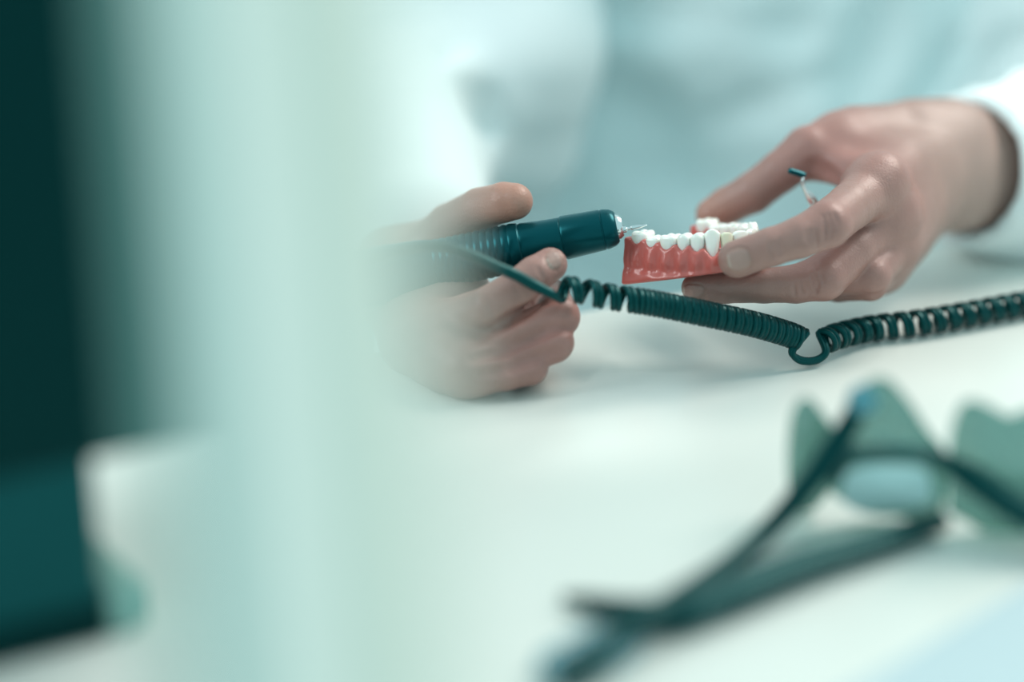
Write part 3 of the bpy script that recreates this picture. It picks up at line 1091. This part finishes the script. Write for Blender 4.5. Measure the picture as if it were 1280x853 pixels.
tag(cable, 'dark teal coiled cable running from the handpiece across the white table', 'cable')

# ------------------------------------------------------------------ small instrument held behind the index finger
ins = empty('dental_instrument', Pm(1006, 220, 1058))
tag(ins, 'small steel dental instrument with bent dark tip poking out behind the index finger', 'dental instrument')
v, f = tube(spline([Pm(985.5, 213, 1056), Pm(992, 215, 1057), Pm(1000, 217.5, 1058), Pm(1006.5, 220, 1058.5)], 16), [0.0006] + [0.0014] * 14 + [0.0012], 10, 1.0)
t_ = link('tip', v, f, M['greypl'] if False else M['hand_metal'], ins)
t_['label'] = 'dark teal bent tip'
sh = spline([Pm(1006, 219, 1058), Pm(1003.5, 225, 1058), Pm(1004, 232, 1058.5), Pm(1008, 240, 1059), Pm(1014, 250, 1060), Pm(1020, 260, 1061)], 30)
v, f = tube(sh, np.interp(np.linspace(0, 1, 30), [0, 0.25, 0.45, 0.7, 0.85, 1], [0.0008, 0.0008, 0.0012, 0.0024, 0.0026, 0.0022]), 12, 0.7)
link('shank', v, f, M['steel'], ins)
v, f = tube(spline([Pm(1019, 258, 1061), Pm(1050, 305, 1066), Pm(1075, 340, 1072)], 20), 0.0024, 12)
link('handle', v, f, M['steel'], ins)


# ------------------------------------------------------------------ protective glasses in the foreground
def shell(pix, z, bulge, thick=0.0022, tilt=0.0):
    """closed outline -> curved plate of real thickness. pix outline, z depth of its plane."""
    p = np.array(pix, float)
    q = spline(np.vstack([p, p[:1]]), 97)[:-1]
    c = q.mean(0)
    rings = [1.0, 0.85, 0.65, 0.4, 0.15]
    fr_, bk = [], []
    for r_ in rings:
        for a in q:
            x = c + (a - c) * r_
            zz = z - bulge * (1 - r_ * r_) + tilt * (x[1] - c[1]) / 100.0
            fr_.append(P(x[0], x[1], zz))
            bk.append(P(x[0], x[1], zz + thick))
    n = len(q)
    vs = fr_ + bk
    o = len(fr_)
    fs = []
    for k in range(len(rings) - 1):
        for j in range(n):
            i2 = (j + 1) % n
            fs.append((k * n + j, k * n + i2, (k + 1) * n + i2, (k + 1) * n + j))
            fs.append((o + k * n + j, o + (k + 1) * n + j, o + (k + 1) * n + i2, o + k * n + i2))
    kk = len(rings) - 1
    fs.append(tuple(kk * n + j for j in range(n)))
    fs.append(tuple(o + kk * n + j for j in range(n))[::-1])
    for j in range(n):
        i2 = (j + 1) % n
        fs.append((j, o + j, o + i2, i2))
    return vs, fs


GZ = float((T(1170, 657) - CAM) @ FWD) - 0.914
gl = empty('protective_glasses', T(1170, 660))
tag(gl, 'blurred upturned protective glasses with grey lenses and dark arms lying on the white table', 'glasses')
v, f = shell([(1033, 612), (1040, 550), (1058, 506), (1085, 476), (1110, 474), (1135, 500), (1160, 538), (1182, 566), (1184, 610), (1172, 644), (1120, 646), (1075, 640)], GZ + 0.906, 0.006, tilt=0.012)
link('lens', v, f, M['lens'], gl)
v, f = shell([(1184, 640), (1186, 560), (1196, 515), (1212, 500), (1238, 508), (1262, 520), (1290, 510), (1320, 520), (1350, 560), (1356, 620), (1330, 668), (1250, 672)], GZ + 0.898, 0.006, tilt=0.012)
link('lens', v, f, M['lens'], gl)
v, f = shell([(988, 640), (984, 580), (988, 525), (998, 502), (1012, 498), (1028, 516), (1044, 545), (1042, 600), (1018, 636)], GZ + 0.914, 0.004, tilt=0.012)
sd = link('side_shield', v, f, M['lens'], gl)
v, f = tube(spline([P(1040, 600, GZ + 0.905), P(1055, 574, GZ + 0.903), P(1085, 567, GZ + 0.902), P(1130, 566, GZ + 0.901), P(1172, 572, GZ + 0.900)], 40), 0.0022, 10, 1.6)
link('lens_rim', v, f, M['rimgrey'], gl)
v, f = shell([(1050, 622), (1056, 594), (1085, 582), (1150, 584), (1164, 604), (1160, 630), (1110, 640), (1070, 638)], GZ + 0.898, 0.004, thick=0.003, tilt=0.01)
link('nose_pad', v, f, M['palepl'], gl)
v, f = tube(spline([P(1164, 566, GZ + 0.899), P(1195, 585, GZ + 0.896), P(1230, 608, GZ + 0.893), P(1290, 645, GZ + 0.888), P(1350, 660, GZ + 0.885)], 40), np.interp(np.linspace(0, 1, 40), [0, 0.3, 1], [0.0028, 0.0062, 0.0075]), 12, 0.8)
link('brow_bar', v, f, M['frame'], gl)
armA = spline([P(1077, 500, GZ + 0.898), P(1050, 548, GZ + 0.898), P(1010, 605, GZ + 0.896), P(955, 668, GZ + 0.889), T(885, 722, 0.006), T(820, 765, 0.012), T(775, 795, 0.010), T(740, 832, 0.007), T(700, 850, 0.006)], 90)
v, f = tube(armA, np.interp(np.linspace(0, 1, 90), [0, 0.1, 0.45, 0.75, 1], [0.0036, 0.0048, 0.0036, 0.0046, 0.0052]), 12, 1.0)
a_ = link('temple_arm', v, f, M['frame'], gl)
v, f = lathe(P(1077, 500, GZ + 0.897), -FWD, [(-0.003, 0.0050), (0.002, 0.0056), (0.0045, 0.0050), (0.0055, 0.002)], 24)
hg = link('hinge', v, f, M['bluepl'], a_)
armB = spline([T(1175, 650, 0.006), T(1100, 676, 0.007), T(1000, 706, 0.008), T(910, 742, 0.007), T(840, 770, 0.006), T(780, 764, 0.005), T(735, 752, 0.004), T(705, 747, 0.003)], 80)
v, f = tube(armB, np.interp(np.linspace(0, 1, 80), [0, 0.3, 0.6, 0.8, 1], [0.0052, 0.0060, 0.0085, 0.0078, 0.0018]), 12, 0.75)
b_ = link('temple_arm', v, f, M['frame'], gl)
v, f = shell([(1120, 690), (1105, 722), (1060, 742), (985, 752), (930, 752), (1000, 722), (1060, 700)], GZ + 0.884, 0.002, thick=0.003, tilt=-0.035)
link('arm_pad', v, f, M['greypl'], b_)
v, f = tube(spline([T(800, 785, 0.004), T(745, 795, 0.004), T(705, 812, 0.004), T(682, 830, 0.004), T(700, 848, 0.004), T(750, 838, 0.004), T(795, 805, 0.004)], 60), 0.0030, 12, 0.8)
tp = link('ear_tip', v, f, M['bluepl'], a_)
tp['label'] = 'blue looped ear tip'

# ------------------------------------------------------------------ pale blue paper at the near corner
c0, c1 = T(1300, 728), T(1070, 862)
pu = norm((c1 - c0) * [1, 1, 0])
pn = np.array([-pu[1], pu[0], 0.0])
if pn[1] > 0:
    pn = -pn
pc = (c0 + c1) / 2 + pn * 0.10
v, f = rbox((pc[0], pc[1], TZ + 0.0011), [pu, pn, [0, 0, 1]], (0.15, 0.10, 0.001), 0.0006, 2)
tag(link('paper_sheet', v, f, M['mat'], smooth=False), 'pale blue paper sheet on the near right corner of the table', 'paper')

# ------------------------------------------------------------------ dark bench unit at the left
bu = empty('bench_unit', T(60, 815))
tag(bu, 'dark teal bench unit with overhanging body standing at the left behind the pale column', 'equipment')
q0, q1 = T(-10, 838), T(134, 800)
ux = norm((q1 - q0) * [1, 1, 0])
uy = np.array([-ux[1], ux[0], 0.0])
def ub(x0, x1, y0, y1, z0, z1, r=0.003):
    c = q1 + ux * (x0 + x1) / 2 + uy * (y0 + y1) / 2
    return rbox((c[0], c[1], TZ + (z0 + z1) / 2), [ux, uy, [0, 0, 1]], ((x1 - x0) / 2, (y1 - y0) / 2, (z1 - z0) / 2), r)
v, f = ub(-0.20, 0.0, 0.0, 0.10, 0.002, 0.075)
link('base_housing', v, f, M['darkgrey'], bu, smooth=False)
v, f = merge(ub(-0.20, 0.0008, -0.001, 0.09, 0.001, 0.016, 0.002))
link('plinth', v, f, M['dark'], bu, smooth=False)
v, f = ub(-0.22, 0.050, -0.002, 0.13, 0.066, 0.36, 0.004)
link('upper_body', v, f, M['dark'], bu, smooth=False)
v, f = ub(0.001, 0.015, 0.0, 0.05, 0.001, 0.018, 0.003)
link('foot', v, f, M['greypl'], bu, smooth=False)

# ------------------------------------------------------------------ pale leaning column close to the camera
zc = 0.47
cT, cM, cBt = P(318, -60, zc), P(362, 430, zc), P(402, 900, zc)
cdir = norm(cBt - cT)
ct, cb_ = cT - cdir * 0.10, None
k_ = (TZ + 0.02 - cBt[2]) / cdir[2]
cb_ = cBt + cdir * k_
lamp = empty('lamp_column', (cb_[0], cb_[1], TZ))
tag(lamp, 'wide pale out of focus column leaning in front of the drill hand', 'column')
sxd = norm(np.cross(cdir, FWD))
if sxd[0] < 0:
    sxd = -sxd
syd = np.cross(sxd, cdir)
if syd @ FWD > 0:
    syd = -syd                                         # towards the camera
prof2 = []
Wd = 0.0282
for (x, y) in ((-1.0, -0.006), (-0.93, 0.000), (-0.72, 0.0055), (-0.50, 0.0085), (-0.42, 0.0092), (-0.2, 0.0100), (-0.05, 0.0102), (-0.02, 0.0102), (0.62, 0.0085), (0.93, 0.003), (1.0, -0.002)):
    prof2.append((x * Wd, y))


def strip(name, lo, hi, m):
    pr = prof2[lo:hi]
    pr = pr + [(pr[-1][0], -0.012), (pr[0][0], -0.012)]
    vs, fs = [], []
    for c in (ct, cT, cM, cBt, cb_):
        for x, y in pr:
            vs.append(c + sxd * x + syd * y)
    n = len(pr)
    for i in range(4):
        for j in range(n):
            k = (j + 1) % n
            fs.append((i * n + j, i * n + k, (i + 1) * n + k, (i + 1) * n + j))
    fs.append(tuple(range(n))[::-1])
    fs.append(tuple(4 * n + j for j in range(n)))
    return link(name, vs, fs, m, lamp)


st = strip('shaded_side', 0, 4, M['postshade'])  # shade of the left facet, painted as a darker strip
st['label'] = 'side facet with its shade painted in as darker teal'
strip('front_panel', 3, 8, M['postblue'])
strip('upright', 7, 11, M['post'])
v, f = lathe((cb_[0], cb_[1], TZ), (0, 0, 1), [(0, 0.075), (0.012, 0.075), (0.02, 0.068), (0.024, 0.03)])
link('base', v, f, M['post'], lamp)
